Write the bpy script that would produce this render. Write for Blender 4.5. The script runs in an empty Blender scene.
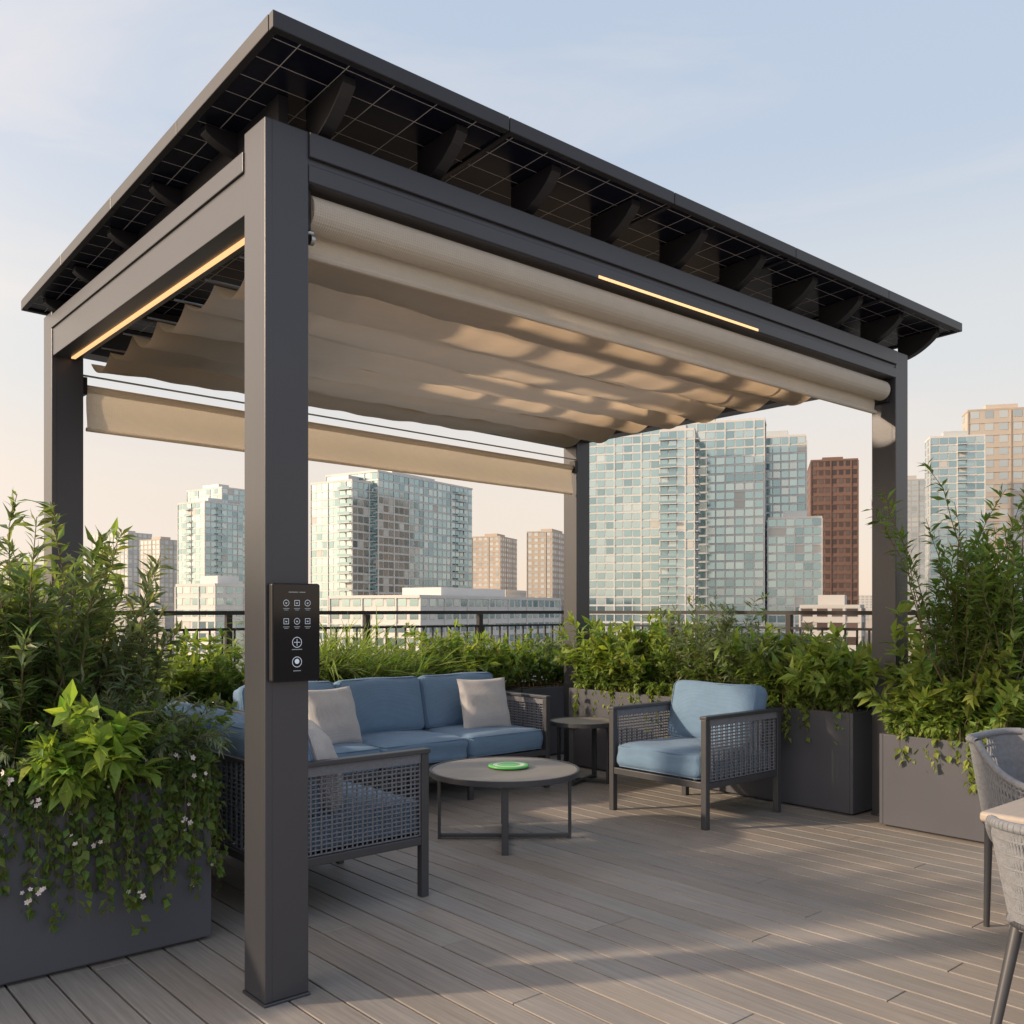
import bpy, bmesh, math, random
import numpy as np
from mathutils import Vector, Matrix
random.seed(7); rng=np.random.default_rng(11)
scene=bpy.context.scene
scene.view_settings.view_transform='Standard'; scene.view_settings.look='None'; scene.view_settings.exposure=0
# ---------------------------------------------------------------- viewpoint
FW=Vector((0.654,0.7564,0)); RT=Vector((0.7564,-0.654,0)); EYE=1.4
cam_d=bpy.data.cameras.new("camera"); cam=bpy.data.objects.new("camera",cam_d); scene.collection.objects.link(cam)
cam.location=(0,0,EYE); cam.rotation_euler=(math.radians(90),0,math.radians(-40.85))
cam_d.lens=32.8; cam_d.sensor_width=36; cam_d.shift_y=0.0957; cam_d.clip_end=9000; cam_d.clip_start=0.05
scene.camera=cam
# ---------------------------------------------------------------- materials
def nn(nt,t,**k):
    n=nt.nodes.new(t)
    for a,b in k.items(): setattr(n,a,b)
    return n
def mat(name,col,rough=0.5,metal=0.0,var=0.15,scale=6.0,bump=0.0,bscale=60.0,emit=None,estr=0,stretch=(1,1,1),spec=0.5):
    m=bpy.data.materials.new(name); m.use_nodes=True; nt=m.node_tree; b=nt.nodes["Principled BSDF"]; L=nt.links
    b.inputs["Roughness"].default_value=rough; b.inputs["Metallic"].default_value=metal
    b.inputs["Specular IOR Level"].default_value=spec
    tc=nn(nt,"ShaderNodeTexCoord"); mp=nn(nt,"ShaderNodeMapping"); mp.inputs["Scale"].default_value=stretch
    L.new(tc.outputs["Object"],mp.inputs[0])
    no=nn(nt,"ShaderNodeTexNoise"); no.inputs["Scale"].default_value=scale; no.inputs["Detail"].default_value=6
    L.new(mp.outputs[0],no.inputs["Vector"])
    mx=nn(nt,"ShaderNodeMix",data_type='RGBA')
    mx.inputs["A"].default_value=(*[c*(1-var) for c in col],1); mx.inputs["B"].default_value=(*[min(1,c*(1+var)) for c in col],1)
    L.new(no.outputs["Fac"],mx.inputs["Factor"]); L.new(mx.outputs["Result"],b.inputs["Base Color"])
    if bump>0:
        n2=nn(nt,"ShaderNodeTexNoise"); n2.inputs["Scale"].default_value=bscale; n2.inputs["Detail"].default_value=4
        L.new(mp.outputs[0],n2.inputs["Vector"])
        bp=nn(nt,"ShaderNodeBump"); bp.inputs["Strength"].default_value=bump; bp.inputs["Distance"].default_value=0.01
        L.new(n2.outputs["Fac"],bp.inputs["Height"]); L.new(bp.outputs[0],b.inputs["Normal"])
    if emit:
        b.inputs["Emission Color"].default_value=(*emit,1); b.inputs["Emission Strength"].default_value=estr
    return m
def fabric(name,col,weave=260.0,var=0.12,transl=0.0,tcol=None):
    m=bpy.data.materials.new(name); m.use_nodes=True; nt=m.node_tree; b=nt.nodes["Principled BSDF"]; L=nt.links
    out=nt.nodes["Material Output"]
    b.inputs["Roughness"].default_value=0.95; b.inputs["Specular IOR Level"].default_value=0.15
    if transl==0: b.inputs["Sheen Weight"].default_value=0.1
    tc=nn(nt,"ShaderNodeTexCoord")
    w=[]
    for d in ('X','Y','Z'):
        wv=nn(nt,"ShaderNodeTexWave",bands_direction=d); wv.inputs["Scale"].default_value=weave/6.28; wv.inputs["Distortion"].default_value=1.5
        wv.inputs["Detail Scale"].default_value=3
        L.new(tc.outputs["Object"],wv.inputs["Vector"]); w.append(wv)
    a=nn(nt,"ShaderNodeMath",operation='ADD'); L.new(w[0].outputs["Fac"],a.inputs[0]); L.new(w[1].outputs["Fac"],a.inputs[1])
    a2=nn(nt,"ShaderNodeMath",operation='ADD'); L.new(a.outputs[0],a2.inputs[0]); L.new(w[2].outputs["Fac"],a2.inputs[1])
    no=nn(nt,"ShaderNodeTexNoise"); no.inputs["Scale"].default_value=9; no.inputs["Detail"].default_value=8; no.inputs["Roughness"].default_value=0.7
    L.new(tc.outputs["Object"],no.inputs["Vector"])
    ma=nn(nt,"ShaderNodeMath",operation='MULTIPLY'); ma.inputs[1].default_value=0.12; L.new(a2.outputs[0],ma.inputs[0])
    s=nn(nt,"ShaderNodeMath",operation='ADD'); L.new(ma.outputs[0],s.inputs[0]); L.new(no.outputs["Fac"],s.inputs[1])
    mx=nn(nt,"ShaderNodeMix",data_type='RGBA')
    mx.inputs["A"].default_value=(*[c*(1-2*var) for c in col],1); mx.inputs["B"].default_value=(*[min(1,c*(1+var)) for c in col],1)
    L.new(s.outputs[0],mx.inputs["Factor"]); L.new(mx.outputs["Result"],b.inputs["Base Color"])
    bp=nn(nt,"ShaderNodeBump"); bp.inputs["Strength"].default_value=0.3; bp.inputs["Distance"].default_value=0.004
    L.new(a2.outputs[0],bp.inputs["Height"]); L.new(bp.outputs[0],b.inputs["Normal"])
    if transl>0:
        t=nn(nt,"ShaderNodeBsdfTranslucent"); t.inputs[0].default_value=(*(tcol or col),1)
        ms=nn(nt,"ShaderNodeMixShader"); ms.inputs[0].default_value=transl
        L.new(b.outputs[0],ms.inputs[1]); L.new(t.outputs[0],ms.inputs[2]); L.new(ms.outputs[0],out.inputs[0])
    return m
def leafmat(name,rough=0.45,tr=0.40):
    m=bpy.data.materials.new(name); m.use_nodes=True; nt=m.node_tree; L=nt.links; b=nt.nodes["Principled BSDF"]; out=nt.nodes["Material Output"]
    at=nn(nt,"ShaderNodeAttribute",attribute_name="Col")
    L.new(at.outputs["Color"],b.inputs["Base Color"]); b.inputs["Roughness"].default_value=rough; b.inputs["Specular IOR Level"].default_value=0.3
    t=nn(nt,"ShaderNodeBsdfTranslucent"); hs=nn(nt,"ShaderNodeMix",data_type='RGBA',blend_type='MULTIPLY'); hs.inputs["Factor"].default_value=1
    hs.inputs["B"].default_value=(1.8,1.9,0.8,1); L.new(at.outputs["Color"],hs.inputs["A"]); L.new(hs.outputs["Result"],t.inputs[0])
    ms=nn(nt,"ShaderNodeMixShader"); ms.inputs[0].default_value=tr
    L.new(b.outputs[0],ms.inputs[1]); L.new(t.outputs[0],ms.inputs[2]); L.new(ms.outputs[0],out.inputs[0])
    return m
M_post=mat("powdercoat_charcoal",(0.070,0.073,0.086),0.34,0.35,0.08,2,0.05,400)
M_roofframe=mat("roof_frame_dark",(0.034,0.034,0.039),0.4,0.2)
M_dark=mat("black_metal",(0.02,0.02,0.023),0.45,0.3)
M_frame=mat("furniture_frame",(0.064,0.067,0.077),0.45,0.2)
M_rope=mat("grey_rope",(0.175,0.185,0.215),0.85,0,0.3,60,0.4,300)
M_ropel=mat("light_grey_rope",(0.22,0.235,0.265),0.85,0,0.3,60,0.4,300)
M_planter=mat("planter_metal",(0.095,0.100,0.120),0.65,0.1,0.14,2.5,0.06,200,spec=0.3)
M_soil=mat("soil",(0.035,0.025,0.018),1,0,0.4,20,0.8,40)
M_blue=fabric("blue_cushion_fabric",(0.165,0.265,0.400))
M_pillow=fabric("light_pillow_fabric",(0.52,0.51,0.52))
M_canopy=fabric("canopy_fabric",(0.60,0.50,0.40),200,0.10,0.55,(0.92,0.73,0.54))
M_canlight=fabric("roller_fabric",(0.77,0.72,0.64),200,0.07,0.3,(0.85,0.72,0.55))
M_chrome=mat("brushed_steel",(0.45,0.45,0.45),0.35,1.0)
M_led=mat("warm_led",(1,0.6,0.3),0.5,emit=(1.0,0.54,0.24),estr=1.2)
M_table=mat("table_top_wood_grey",(0.24,0.23,0.22),0.5,0,0.3,8,0.15,60,stretch=(1,14,1))
M_tan=mat("dining_top",(0.38,0.33,0.29),0.5,0,0.15,5,0.1,60,stretch=(1,10,1))
M_green=mat("green_plastic",(0.12,0.52,0.12),0.35)
M_white=mat("white_plastic",(0.7,0.75,0.7),0.4)
M_screen=mat("screen_glass",(0.006,0.006,0.008),0.08,0,0.0)
M_icon=mat("screen_icons",(0.4,0.45,0.5),0.5,emit=(0.75,0.85,1.0),estr=0.35)
M_icond=mat("screen_icons_dim",(0.2,0.22,0.25),0.5,emit=(0.6,0.7,0.8),estr=0.12)
M_stem=mat("stem_bark",(0.12,0.09,0.05),0.9)
M_leaf=leafmat("leaf"); M_flower=mat("white_petals",(0.72,0.64,0.64),0.7)
def solar():
    m=bpy.data.materials.new("solar_cells"); m.use_nodes=True; nt=m.node_tree; L=nt.links; b=nt.nodes["Principled BSDF"]
    tc=nn(nt,"ShaderNodeTexCoord"); br=nn(nt,"ShaderNodeTexBrick"); br.offset=0; br.squash=1
    br.inputs["Scale"].default_value=1; br.inputs["Mortar Size"].default_value=0.0020; br.inputs["Brick Width"].default_value=0.19; br.inputs["Row Height"].default_value=0.125
    br.inputs["Mortar Smooth"].default_value=0.1
    br.inputs["Color1"].default_value=(0.007,0.009,0.019,1); br.inputs["Color2"].default_value=(0.012,0.014,0.027,1); br.inputs["Mortar"].default_value=(0.50,0.49,0.48,1)
    L.new(tc.outputs["Object"],br.inputs["Vector"]); L.new(br.outputs["Color"],b.inputs["Base Color"])
    b.inputs["Roughness"].default_value=0.25; b.inputs["Specular IOR Level"].default_value=0.22
    return m
M_solar=solar()
def deckmat():
    m=bpy.data.materials.new("deck_composite"); m.use_nodes=True; nt=m.node_tree; L=nt.links; b=nt.nodes["Principled BSDF"]
    at=nn(nt,"ShaderNodeAttribute",attribute_name="Col"); tc=nn(nt,"ShaderNodeTexCoord")
    mp=nn(nt,"ShaderNodeMapping"); mp.inputs["Scale"].default_value=(70,2.2,1); L.new(tc.outputs["Object"],mp.inputs[0])
    n1=nn(nt,"ShaderNodeTexNoise"); n1.inputs["Scale"].default_value=1; n1.inputs["Detail"].default_value=8; n1.inputs["Roughness"].default_value=0.65; n1.inputs["Distortion"].default_value=0.6
    L.new(mp.outputs[0],n1.inputs["Vector"])
    n2=nn(nt,"ShaderNodeTexNoise"); n2.inputs["Scale"].default_value=1.3; n2.inputs["Detail"].default_value=5; L.new(tc.outputs["Object"],n2.inputs["Vector"])
    r=nn(nt,"ShaderNodeValToRGB"); r.color_ramp.elements[0].position=0.3; r.color_ramp.elements[0].color=(0.76,0.75,0.74,1); r.color_ramp.elements[1].position=0.72; r.color_ramp.elements[1].color=(1.17,1.17,1.17,1)
    L.new(n1.outputs["Fac"],r.inputs[0])
    r2=nn(nt,"ShaderNodeValToRGB"); r2.color_ramp.elements[0].position=0.3; r2.color_ramp.elements[0].color=(0.87,0.87,0.87,1); r2.color_ramp.elements[1].position=0.7; r2.color_ramp.elements[1].color=(1.08,1.07,1.06,1)
    L.new(n2.outputs["Fac"],r2.inputs[0])
    a=nn(nt,"ShaderNodeMix",data_type='RGBA',blend_type='MULTIPLY'); a.inputs["Factor"].default_value=1; L.new(at.outputs["Color"],a.inputs["A"]); L.new(r.outputs[0],a.inputs["B"])
    c=nn(nt,"ShaderNodeMix",data_type='RGBA',blend_type='MULTIPLY'); c.inputs["Factor"].default_value=1; L.new(a.outputs["Result"],c.inputs["A"]); L.new(r2.outputs[0],c.inputs["B"])
    L.new(c.outputs["Result"],b.inputs["Base Color"])
    b.inputs["Roughness"].default_value=0.55
    bp=nn(nt,"ShaderNodeBump"); bp.inputs["Strength"].default_value=0.35; bp.inputs["Distance"].default_value=0.003; L.new(n1.outputs["Fac"],bp.inputs["Height"]); L.new(bp.outputs[0],b.inputs["Normal"])
    return m
M_deck=deckmat()
# ---------------------------------------------------------------- mesh builder
def empty(name,loc=(0,0,0)):
    e=bpy.data.objects.new(name,None); e.location=loc; e.empty_display_size=0.2; scene.collection.objects.link(e); return e
class MB:
    def __init__(s): s.v=[];s.f=[];s.m=[];s.s=[]
    def quadset(s,vs,fs,mi=0,smooth=False):
        o=len(s.v); s.v+= [tuple(v) for v in vs]
        for f in fs: s.f.append(tuple(i+o for i in f)); s.m.append(mi); s.s.append(smooth)
    def box(s,x0,x1,y0,y1,z0,z1,mi=0):
        s.quadset([(x0,y0,z0),(x1,y0,z0),(x1,y1,z0),(x0,y1,z0),(x0,y0,z1),(x1,y0,z1),(x1,y1,z1),(x0,y1,z1)],
         [(0,3,2,1),(4,5,6,7),(0,1,5,4),(1,2,6,5),(2,3,7,6),(3,0,4,7)],mi)
    def hexa(s,pts,mi=0):
        s.quadset(pts,[(0,3,2,1),(4,5,6,7),(0,1,5,4),(1,2,6,5),(2,3,7,6),(3,0,4,7)],mi)
    def bar(s,p0,p1,w,h,mi=0,up=(0,0,1)):
        p0=Vector(p0);p1=Vector(p1); d=(p1-p0).normalized(); u=Vector(up)
        if abs(d.dot(u))>0.98: u=Vector((0,1,0))
        a=d.cross(u).normalized(); b=a.cross(d)
        q=[]
        for z in (-h/2,h/2):
            q+= [p0-a*w/2+b*z, p0+a*w/2+b*z, p1+a*w/2+b*z, p1-a*w/2+b*z]
        s.hexa(q,mi)
    def cyl(s,p0,p1,r,seg=12,mi=0,r2=None,caps=True):
        p0=Vector(p0);p1=Vector(p1); d=(p1-p0).normalized(); u=Vector((0,0,1)) if abs(d.z)<0.9 else Vector((1,0,0))
        a=d.cross(u).normalized(); b=d.cross(a); r2=r if r2 is None else r2
        vs=[];fs=[]
        for i in range(seg):
            t=2*math.pi*i/seg; o=a*math.cos(t)+b*math.sin(t); vs+=[p0+o*r,p1+o*r2]
        for i in range(seg):
            j=(i+1)%seg; fs.append((2*i,2*i+1,2*j+1,2*j))
        s.quadset(vs,fs,mi,True)
        if caps:
            s.quadset([vs[2*i] for i in range(seg)],[tuple(range(seg))],mi)
            s.quadset([vs[2*i+1] for i in range(seg)],[tuple(reversed(range(seg)))],mi)
    def build(s,name,mats,parent=None,bevel=0,T=None,seg=2,fn=None):
        if fn: s.v=[fn(v) for v in s.v]
        me=bpy.data.meshes.new(name); me.from_pydata(s.v,[],s.f)
        for m in mats: me.materials.append(m)
        me.polygons.foreach_set("material_index",s.m); me.polygons.foreach_set("use_smooth",s.s); me.update()
        if T is not None: me.transform(T)
        ob=bpy.data.objects.new(name,me); scene.collection.objects.link(ob)
        if parent is not None:
            me.transform(Matrix.Translation(-parent.location)); ob.parent=parent
        if bevel:
            b=ob.modifiers.new("bevel",'BEVEL'); b.width=bevel; b.segments=seg; b.limit_method='ANGLE'; b.angle_limit=math.radians(50)
        return ob
# ---------------------------------------------------------------- deck
def build_deck():
    mb=MB(); cols=[]; x=-4.0; w=0.138; g=0.009
    while x<7.7:
        y=-4.0-random.random()*3
        while y<7.8:
            ln=random.choice([3.6,4.2,4.9]); y1=min(y+ln,7.8)
            n0=len(mb.v); mb.box(x,x+w,y,y1-0.004,-0.025,0.0)
            k=random.uniform(0.92,1.08); wm=random.uniform(-0.008,0.010)
            cols+= [(0.322*k+wm,0.298*k,0.280*k-wm,1)]*(len(mb.v)-n0)
            y+=ln
        x+=w+g
    ob=mb.build("wooden_deck",[M_deck],bevel=0.0018,seg=1)
    ca=ob.data.color_attributes.new("Col",'FLOAT_COLOR','POINT'); ca.data.foreach_set("color",np.array(cols,dtype=np.float32).ravel())
build_deck()
mb=MB(); mb.box(-4.3,7.9,-4.3,8.0,-40,-0.03); mb.build("rooftop_building",[mat("roof_membrane",(0.02,0.02,0.02),0.9)])
# ---------------------------------------------------------------- pergola
X0,X1=1.49,6.21; Y0=3.05; YL=5.89; YB=6.25; P=0.17
perg=empty("pergola",(3.8,4.5,0))
def post(name,x,y,top):
    mb=MB()
    mb.box(x,x+P,y,y+P,0.012,top)
    mb.box(x-0.0015,x+0.028,y-0.0015,y+0.028,0.012,top-0.002)
    mb.box(x-0.006,x+P+0.006,y-0.006,y+P+0.006,0.0,0.012)
    return mb.build(name,[M_post],perg,0.004)
post("post",X0,Y0,3.14);post("post",X1-P,Y0,3.14);post("post",X0,YL-P,3.10);post("post",X1-P,YB-P,3.10)
mb=MB()
mb.box(X0+P,X1-P,Y0+0.004,Y0+0.15,2.955,3.14)
mb.box(X0+P,X1-P,Y0-0.012,Y0+0.004,3.045,3.135)
mb.box(X0+P,X1-P,Y0-0.004,Y0+0.004,2.957,3.02)
mb.box(X0+0.004,X0+0.15,Y0+P,YL-P,2.845,3.08)
mb.box(X0-0.006,X0+0.004,Y0+P,YL-P,3.00,3.075)
mb.hexa([(X1-0.15,Y0+P,2.95),(X1-0.004,Y0+P,2.95),(X1-0.004,YB-P,2.95),(X1-0.15,YB-P,2.95),(X1-0.15,Y0+P,3.14),(X1-0.004,Y0+P,3.14),(X1-0.004,YB-P,3.10),(X1-0.15,YB-P,3.10)])
mb.hexa([(X0+P,YL-0.15,2.90),(X1-P,YB-0.15,2.90),(X1-P,YB-0.01,2.90),(X0+P,YL-0.01,2.90),(X0+P,YL-0.15,3.09),(X1-P,YB-0.15,3.09),(X1-P,YB-0.01,3.09),(X0+P,YL-0.01,3.09)])
mb.build("beams",[M_post],perg,0.003)
RX0,RX1,RYF,RYB=1.425,6.46,2.835,5.98
def rz(y): return 3.310-(y-RYF)*(3.310-3.165)/(RYB-RYF)
def skew(v): return (v[0], v[1]+0.36*(v[0]-RX0)/(RX1-RX0)*max(0,(v[1]-RYF)/(RYB-RYF)), v[2])
mb=MB()
mb.hexa([(X0+0.10,Y0+0.1,3.082),(X0+0.14,Y0+0.1,3.082),(X0+0.14,YL-0.02,3.082),(X0+0.10,YL-0.02,3.082),(X0+0.10,Y0+0.1,rz(Y0+0.1)),(X0+0.14,Y0+0.1,rz(Y0+0.1)),(X0+0.14,YL-0.02,rz(YL)),(X0+0.10,YL-0.02,rz(YL))])  # board added over the left beam to keep low sun off the canopy
for y in (3.45,5.60):
    mb.box(X0+0.15,X1-0.05,y-0.02,y+0.02,rz(y)-0.055,rz(y)-0.001)
mb.build("sun_board_and_purlins",[M_roofframe],perg,0.002,fn=skew)
def tail(mb,o,d,s,w,L,hroot,htip,zt):
    n=8; o=Vector(o);d=Vector(d);s=Vector(s); vs=[]
    for i in range(n+1):
        t=i/n; h=htip+(hroot-htip)*max(0,math.cos(t*math.pi/2))**0.8
        p=o+d*(L*t); z=zt(p)
        for sg in (-1,1):
            q=p+s*sg*w/2; vs+=[(q.x,q.y,z-h),(q.x,q.y,z-0.001)]
    fs=[]
    for i in range(n):
        a=4*i; b=a+4
        fs+=[(a,a+1,b+1,b),(a+2,b+2,b+3,a+3),(a,b,b+2,a+2),(a+1,a+3,b+3,b+1)]
    fs+=[(0,2,3,1),(4*n,4*n+1,4*n+3,4*n+2)]
    mb.quadset(vs,fs,0)
mb=MB(); zt=lambda p: rz(p.y)
for i in range(10):
    x=1.74+i*0.51
    tail(mb,(x,Y0+0.12,0),(0,-1,0),(1,0,0),0.055,0.27,0.155,0.03,zt)
for i in range(5):
    y=3.52+i*0.56
    tail(mb,(X0+0.14,y,0),(-1,0,0),(0,1,0),0.05,0.17,0.085,0.03,zt)
    tail(mb,(X1-0.06,y,0),(1,0,0),(0,1,0),0.05,0.24,0.14,0.03,zt)
mb.build("rafter_tails",[M_roofframe],perg,0.003)
def build_roof():
    sun_holes=[]  # unseen roof openings, added so sun patches fall on the canopy below
    for i in range(5):
        for j in range(4):
            if (i,j) in ((0,2),(0,3)): continue
            cx=2.12+0.63*i; cy=3.90+0.42*j
            sun_holes.append((cx-0.25,cx+0.25,cy-0.14,cy+0.14))
    xs=sorted(set([RX0,RX1]+[round(a,4) for h in sun_holes for a in h[:2]])); ys=sorted(set([RYF,RYB]+[round(a,4) for h in sun_holes for a in h[2:]]))
    mb=MB()
    for a,b in zip(xs,xs[1:]):
        for c,d in zip(ys,ys[1:]):
            mx,my=(a+b)/2,(c+d)/2
            if any(h[0]<mx<h[1] and h[2]<my<h[3] for h in sun_holes): continue
            mb.quadset([(a,c,rz(c)),(a,d,rz(d)),(b,d,rz(d)),(b,c,rz(c))],[(0,1,2,3)],0)
            mb.quadset([(a,c,rz(c)+0.03),(a,d,rz(d)+0.03),(b,d,rz(d)+0.03),(b,c,rz(c)+0.03)],[(3,2,1,0)],0)
    mb.build("solar_panels",[M_solar],perg,fn=skew)
    mb=MB(); t=0.03
    def edge(x0,x1,y0,y1):
        mb.hexa([(x0,y0,rz(y0)-0.012),(x1,y0,rz(y0)-0.012),(x1,y1,rz(y1)-0.012),(x0,y1,rz(y1)-0.012),(x0,y0,rz(y0)+0.045),(x1,y0,rz(y0)+0.045),(x1,y1,rz(y1)+0.045),(x0,y1,rz(y1)+0.045)])
    n=5; W=(RX1-RX0+2*t)/n
    for i in range(n):
        edge(RX0-t+i*W+0.002,RX0-t+(i+1)*W-0.002,RYF-t,RYF); edge(RX0-t+i*W+0.002,RX0-t+(i+1)*W-0.002,RYB,RYB+t)
    n=4; W=(RYB-RYF)/n
    for i in range(n):
        edge(RX0-t,RX0,RYF+i*W+0.002,RYF+(i+1)*W-0.002); edge(RX1,RX1+t,RYF+i*W+0.002,RYF+(i+1)*W-0.002)
    for i in range(1,5):
        x=RX0+(RX1-RX0)*i/5
        mb.hexa([(x-0.012,RYF,rz(RYF)-0.01),(x+0.012,RYF,rz(RYF)-0.01),(x+0.012,RYF+0.5,rz(RYF+0.5)-0.01),(x-0.012,RYF+0.5,rz(RYF+0.5)-0.01),(x-0.012,RYF,rz(RYF)-0.001),(x+0.012,RYF,rz(RYF)-0.001),(x+0.012,RYF+0.5,rz(RYF+0.5)-0.001),(x-0.012,RYF+0.5,rz(RYF+0.5)-0.001)])
    mb.build("roof_edge_frame",[M_roofframe],perg,0.003,fn=skew)
build_roof()
mb=MB(); mb.box(3.17,4.45,Y0-0.008,Y0-0.0045,2.957,2.970); mb.box(X0+0.092,X0+0.114,Y0+P+0.05,YL-P-0.04,2.837,2.8445); mb.build("led_strip",[M_led],perg)
def build_canopy():
    x0,x1,y0,y1=1.72,5.50,3.30,5.78; nx,ny=70,260; pitch=0.355
    vs=[];fs=[]
    for j in range(ny+1):
        y=y0+(y1-y0)*j/ny; ph=(y-y0)/pitch; k=int(ph)
        for i in range(nx+1):
            x=x0+(x1-x0)*i/nx; u=i/nx
            sag=abs(math.sin(math.pi*ph))**0.8
            amp=0.032+0.012*math.sin(k*2.1+u*3)+0.055*abs(2*u-1)**3
            yy=y+0.012*math.sin(x*3.1+k*1.7)
            z=2.855-amp*sag-0.04*math.sin(math.pi*u)+0.005*math.sin(x*9+y*5+k)+0.003*math.sin(x*23+k*3)
            vs.append((x,yy,z))
    for j in range(ny):
        for i in range(nx):
            a=j*(nx+1)+i; fs.append((a,a+1,a+nx+2,a+nx+1))
    mb=MB(); mb.quadset(vs,fs,0,True); mb.build("shade_canopy",[M_canopy],perg)
    mb=MB()
    for xx in (2.2,5.0):
        mb.cyl((xx,3.2,2.875),(xx,5.8,2.875),0.006,6)
    for k in range(7):
        y=y0+pitch*k; mb.cyl((x0-0.05,y,2.862),(x1+0.05,y,2.862),0.006,6)
    mb.cyl((1.66,5.80,2.78),(6.04,6.1,2.78),0.006,6)
    mb.build("canopy_wires",[M_chrome],perg)
    mb=MB(); mb.cyl((X0+P+0.035,3.135,2.880),(X1-P-0.035,3.135,2.880),0.066,32)
    x0,x1=X0+P+0.045,X1-P-0.045; vs=[];fs=[]; n=60; prof=[(3.180,2.87),(3.178,2.83),(3.172,2.80),(3.176,2.765),(3.170,2.748)]
    for i in range(n+1):
        x=x0+(x1-x0)*i/n
        for k,(y,z) in enumerate(prof): vs.append((x,y+0.004*math.sin(x*4+k),z+0.002*math.sin(x*3)))
    for i in range(n):
        for k in range(4):
            a=i*5+k; fs.append((a,a+1,a+6,a+5))
    mb.quadset(vs,fs,0,True)
    mb.cyl((x0,3.170,2.738),(x1,3.170,2.738),0.014,10)
    mb.build("roller_shade",[M_canlight],perg)
    mb=MB()
    for x in (X0+P+0.001,X1-P-0.031):
        mb.box(x,x+0.03,3.09,3.22,2.80,2.953)
    mb.cyl((X0+P+0.03,3.10,2.77),(X0+P+0.045,3.10,2.77),0.02,14,1); mb.cyl((X0+P+0.02,3.115,2.80),(X0+P+0.05,3.115,2.80),0.012,12,1)
    mb.build("roller_brackets",[M_dark,M_chrome],perg,0.002)
    mb=MB(); vs=[];fs=[]; n=50; pz=[2.69,2.64,2.57,2.50,2.47]
    for i in range(n+1):
        t=i/n; x=1.70+(6.0-1.70)*t; y=5.80+(6.10-5.80)*t
        for k,z in enumerate(pz): vs.append((x,y+0.012*math.sin(k*1.3)+0.004*math.sin(x*6),z))
    for i in range(n):
        for k in range(4):
            a=i*5+k; fs.append((a,a+1,a+6,a+5))
    mb.quadset(vs,fs,0,True); mb.cyl((1.70,5.805,2.465),(6.0,6.105,2.465),0.012,8); mb.cyl((1.70,5.80,2.705),(6.0,6.10,2.705),0.022,12)
    mb.build("rear_valance",[M_canlight],perg)
    mb=MB()
    mb.box(X0+P,X0+P+0.03,YL-P+0.03,YL-P+0.10,2.66,2.76); mb.box(X1-P-0.04,X1-P,YB-P-0.02,YB-P+0.05,2.66,2.76)
    mb.build("valance_brackets",[M_dark],perg)
build_canopy()
# touch control panel
tp=empty("touch_control_panel",(1.595,3.03,1.32))
mb=MB(); mb.box(1.500,1.690,3.018,3.048,1.145,1.495); mb.build("housing",[M_dark],tp,0.008,seg=3)
mb=MB(); mb.box(1.505,1.685,3.0165,3.0185,1.150,1.490); mb.build("screen",[M_screen],tp)
def ring(mb,cx,cz,r,w,mi=0,seg=28,a0=0,a1=2*math.pi,y=3.0155):
    vs=[];fs=[]
    for i in range(seg+1):
        t=a0+(a1-a0)*i/seg
        for rr in (r,r-w): vs.append((cx+rr*math.sin(t),y,cz+rr*math.cos(t)))
    for i in range(seg): a=2*i; fs.append((a,a+1,a+3,a+2))
    mb.quadset(vs,fs,mi)
def rect(mb,x0,x1,z0,z1,mi=0,y=3.0155): mb.quadset([(x0,y,z0),(x1,y,z0),(x1,y,z1),(x0,y,z1)],[(0,1,2,3)],mi)
mb=MB()
for r,cz in enumerate((1.425,1.360)):
    for c in range(3):
        cx=1.553+c*0.042
        if (r+c)%2==0: ring(mb,cx,cz,0.0115,0.0015)
        else:
            for a in ((cx-0.010,cx+0.010,cz-0.010,cz-0.0085),(cx-0.010,cx+0.010,cz+0.0085,cz+0.010),(cx-0.010,cx-0.0085,cz-0.0085,cz+0.0085),(cx+0.0085,cx+0.010,cz-0.0085,cz+0.0085)): rect(mb,*a)
        rect(mb,cx-0.004,cx+0.004,cz-0.001,cz+0.001); rect(mb,cx-0.001,cx+0.001,cz-0.004,cz-0.0015)
        rect(mb,cx-0.012,cx+0.012,cz-0.021,cz-0.0185,1); rect(mb,cx-0.008,cx+0.008,cz-0.026,cz-0.024,1)
rect(mb,1.562,1.600,1.462,1.465,1); rect(mb,1.604,1.628,1.462,1.465,1)
ring(mb,1.595,1.285,0.019,0.002); rect(mb,1.583,1.607,1.284,1.286); rect(mb,1.594,1.596,1.273,1.2835); rect(mb,1.594,1.596,1.2865,1.297)
ring(mb,1.595,1.215,0.019,0.002); ring(mb,1.595,1.217,0.009,0.009)
rect(mb,1.575,1.615,1.258,1.261,1); rect(mb,1.580,1.610,1.182,1.185,1)
mb.build("icons",[M_icon,M_icond],tp)
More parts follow.
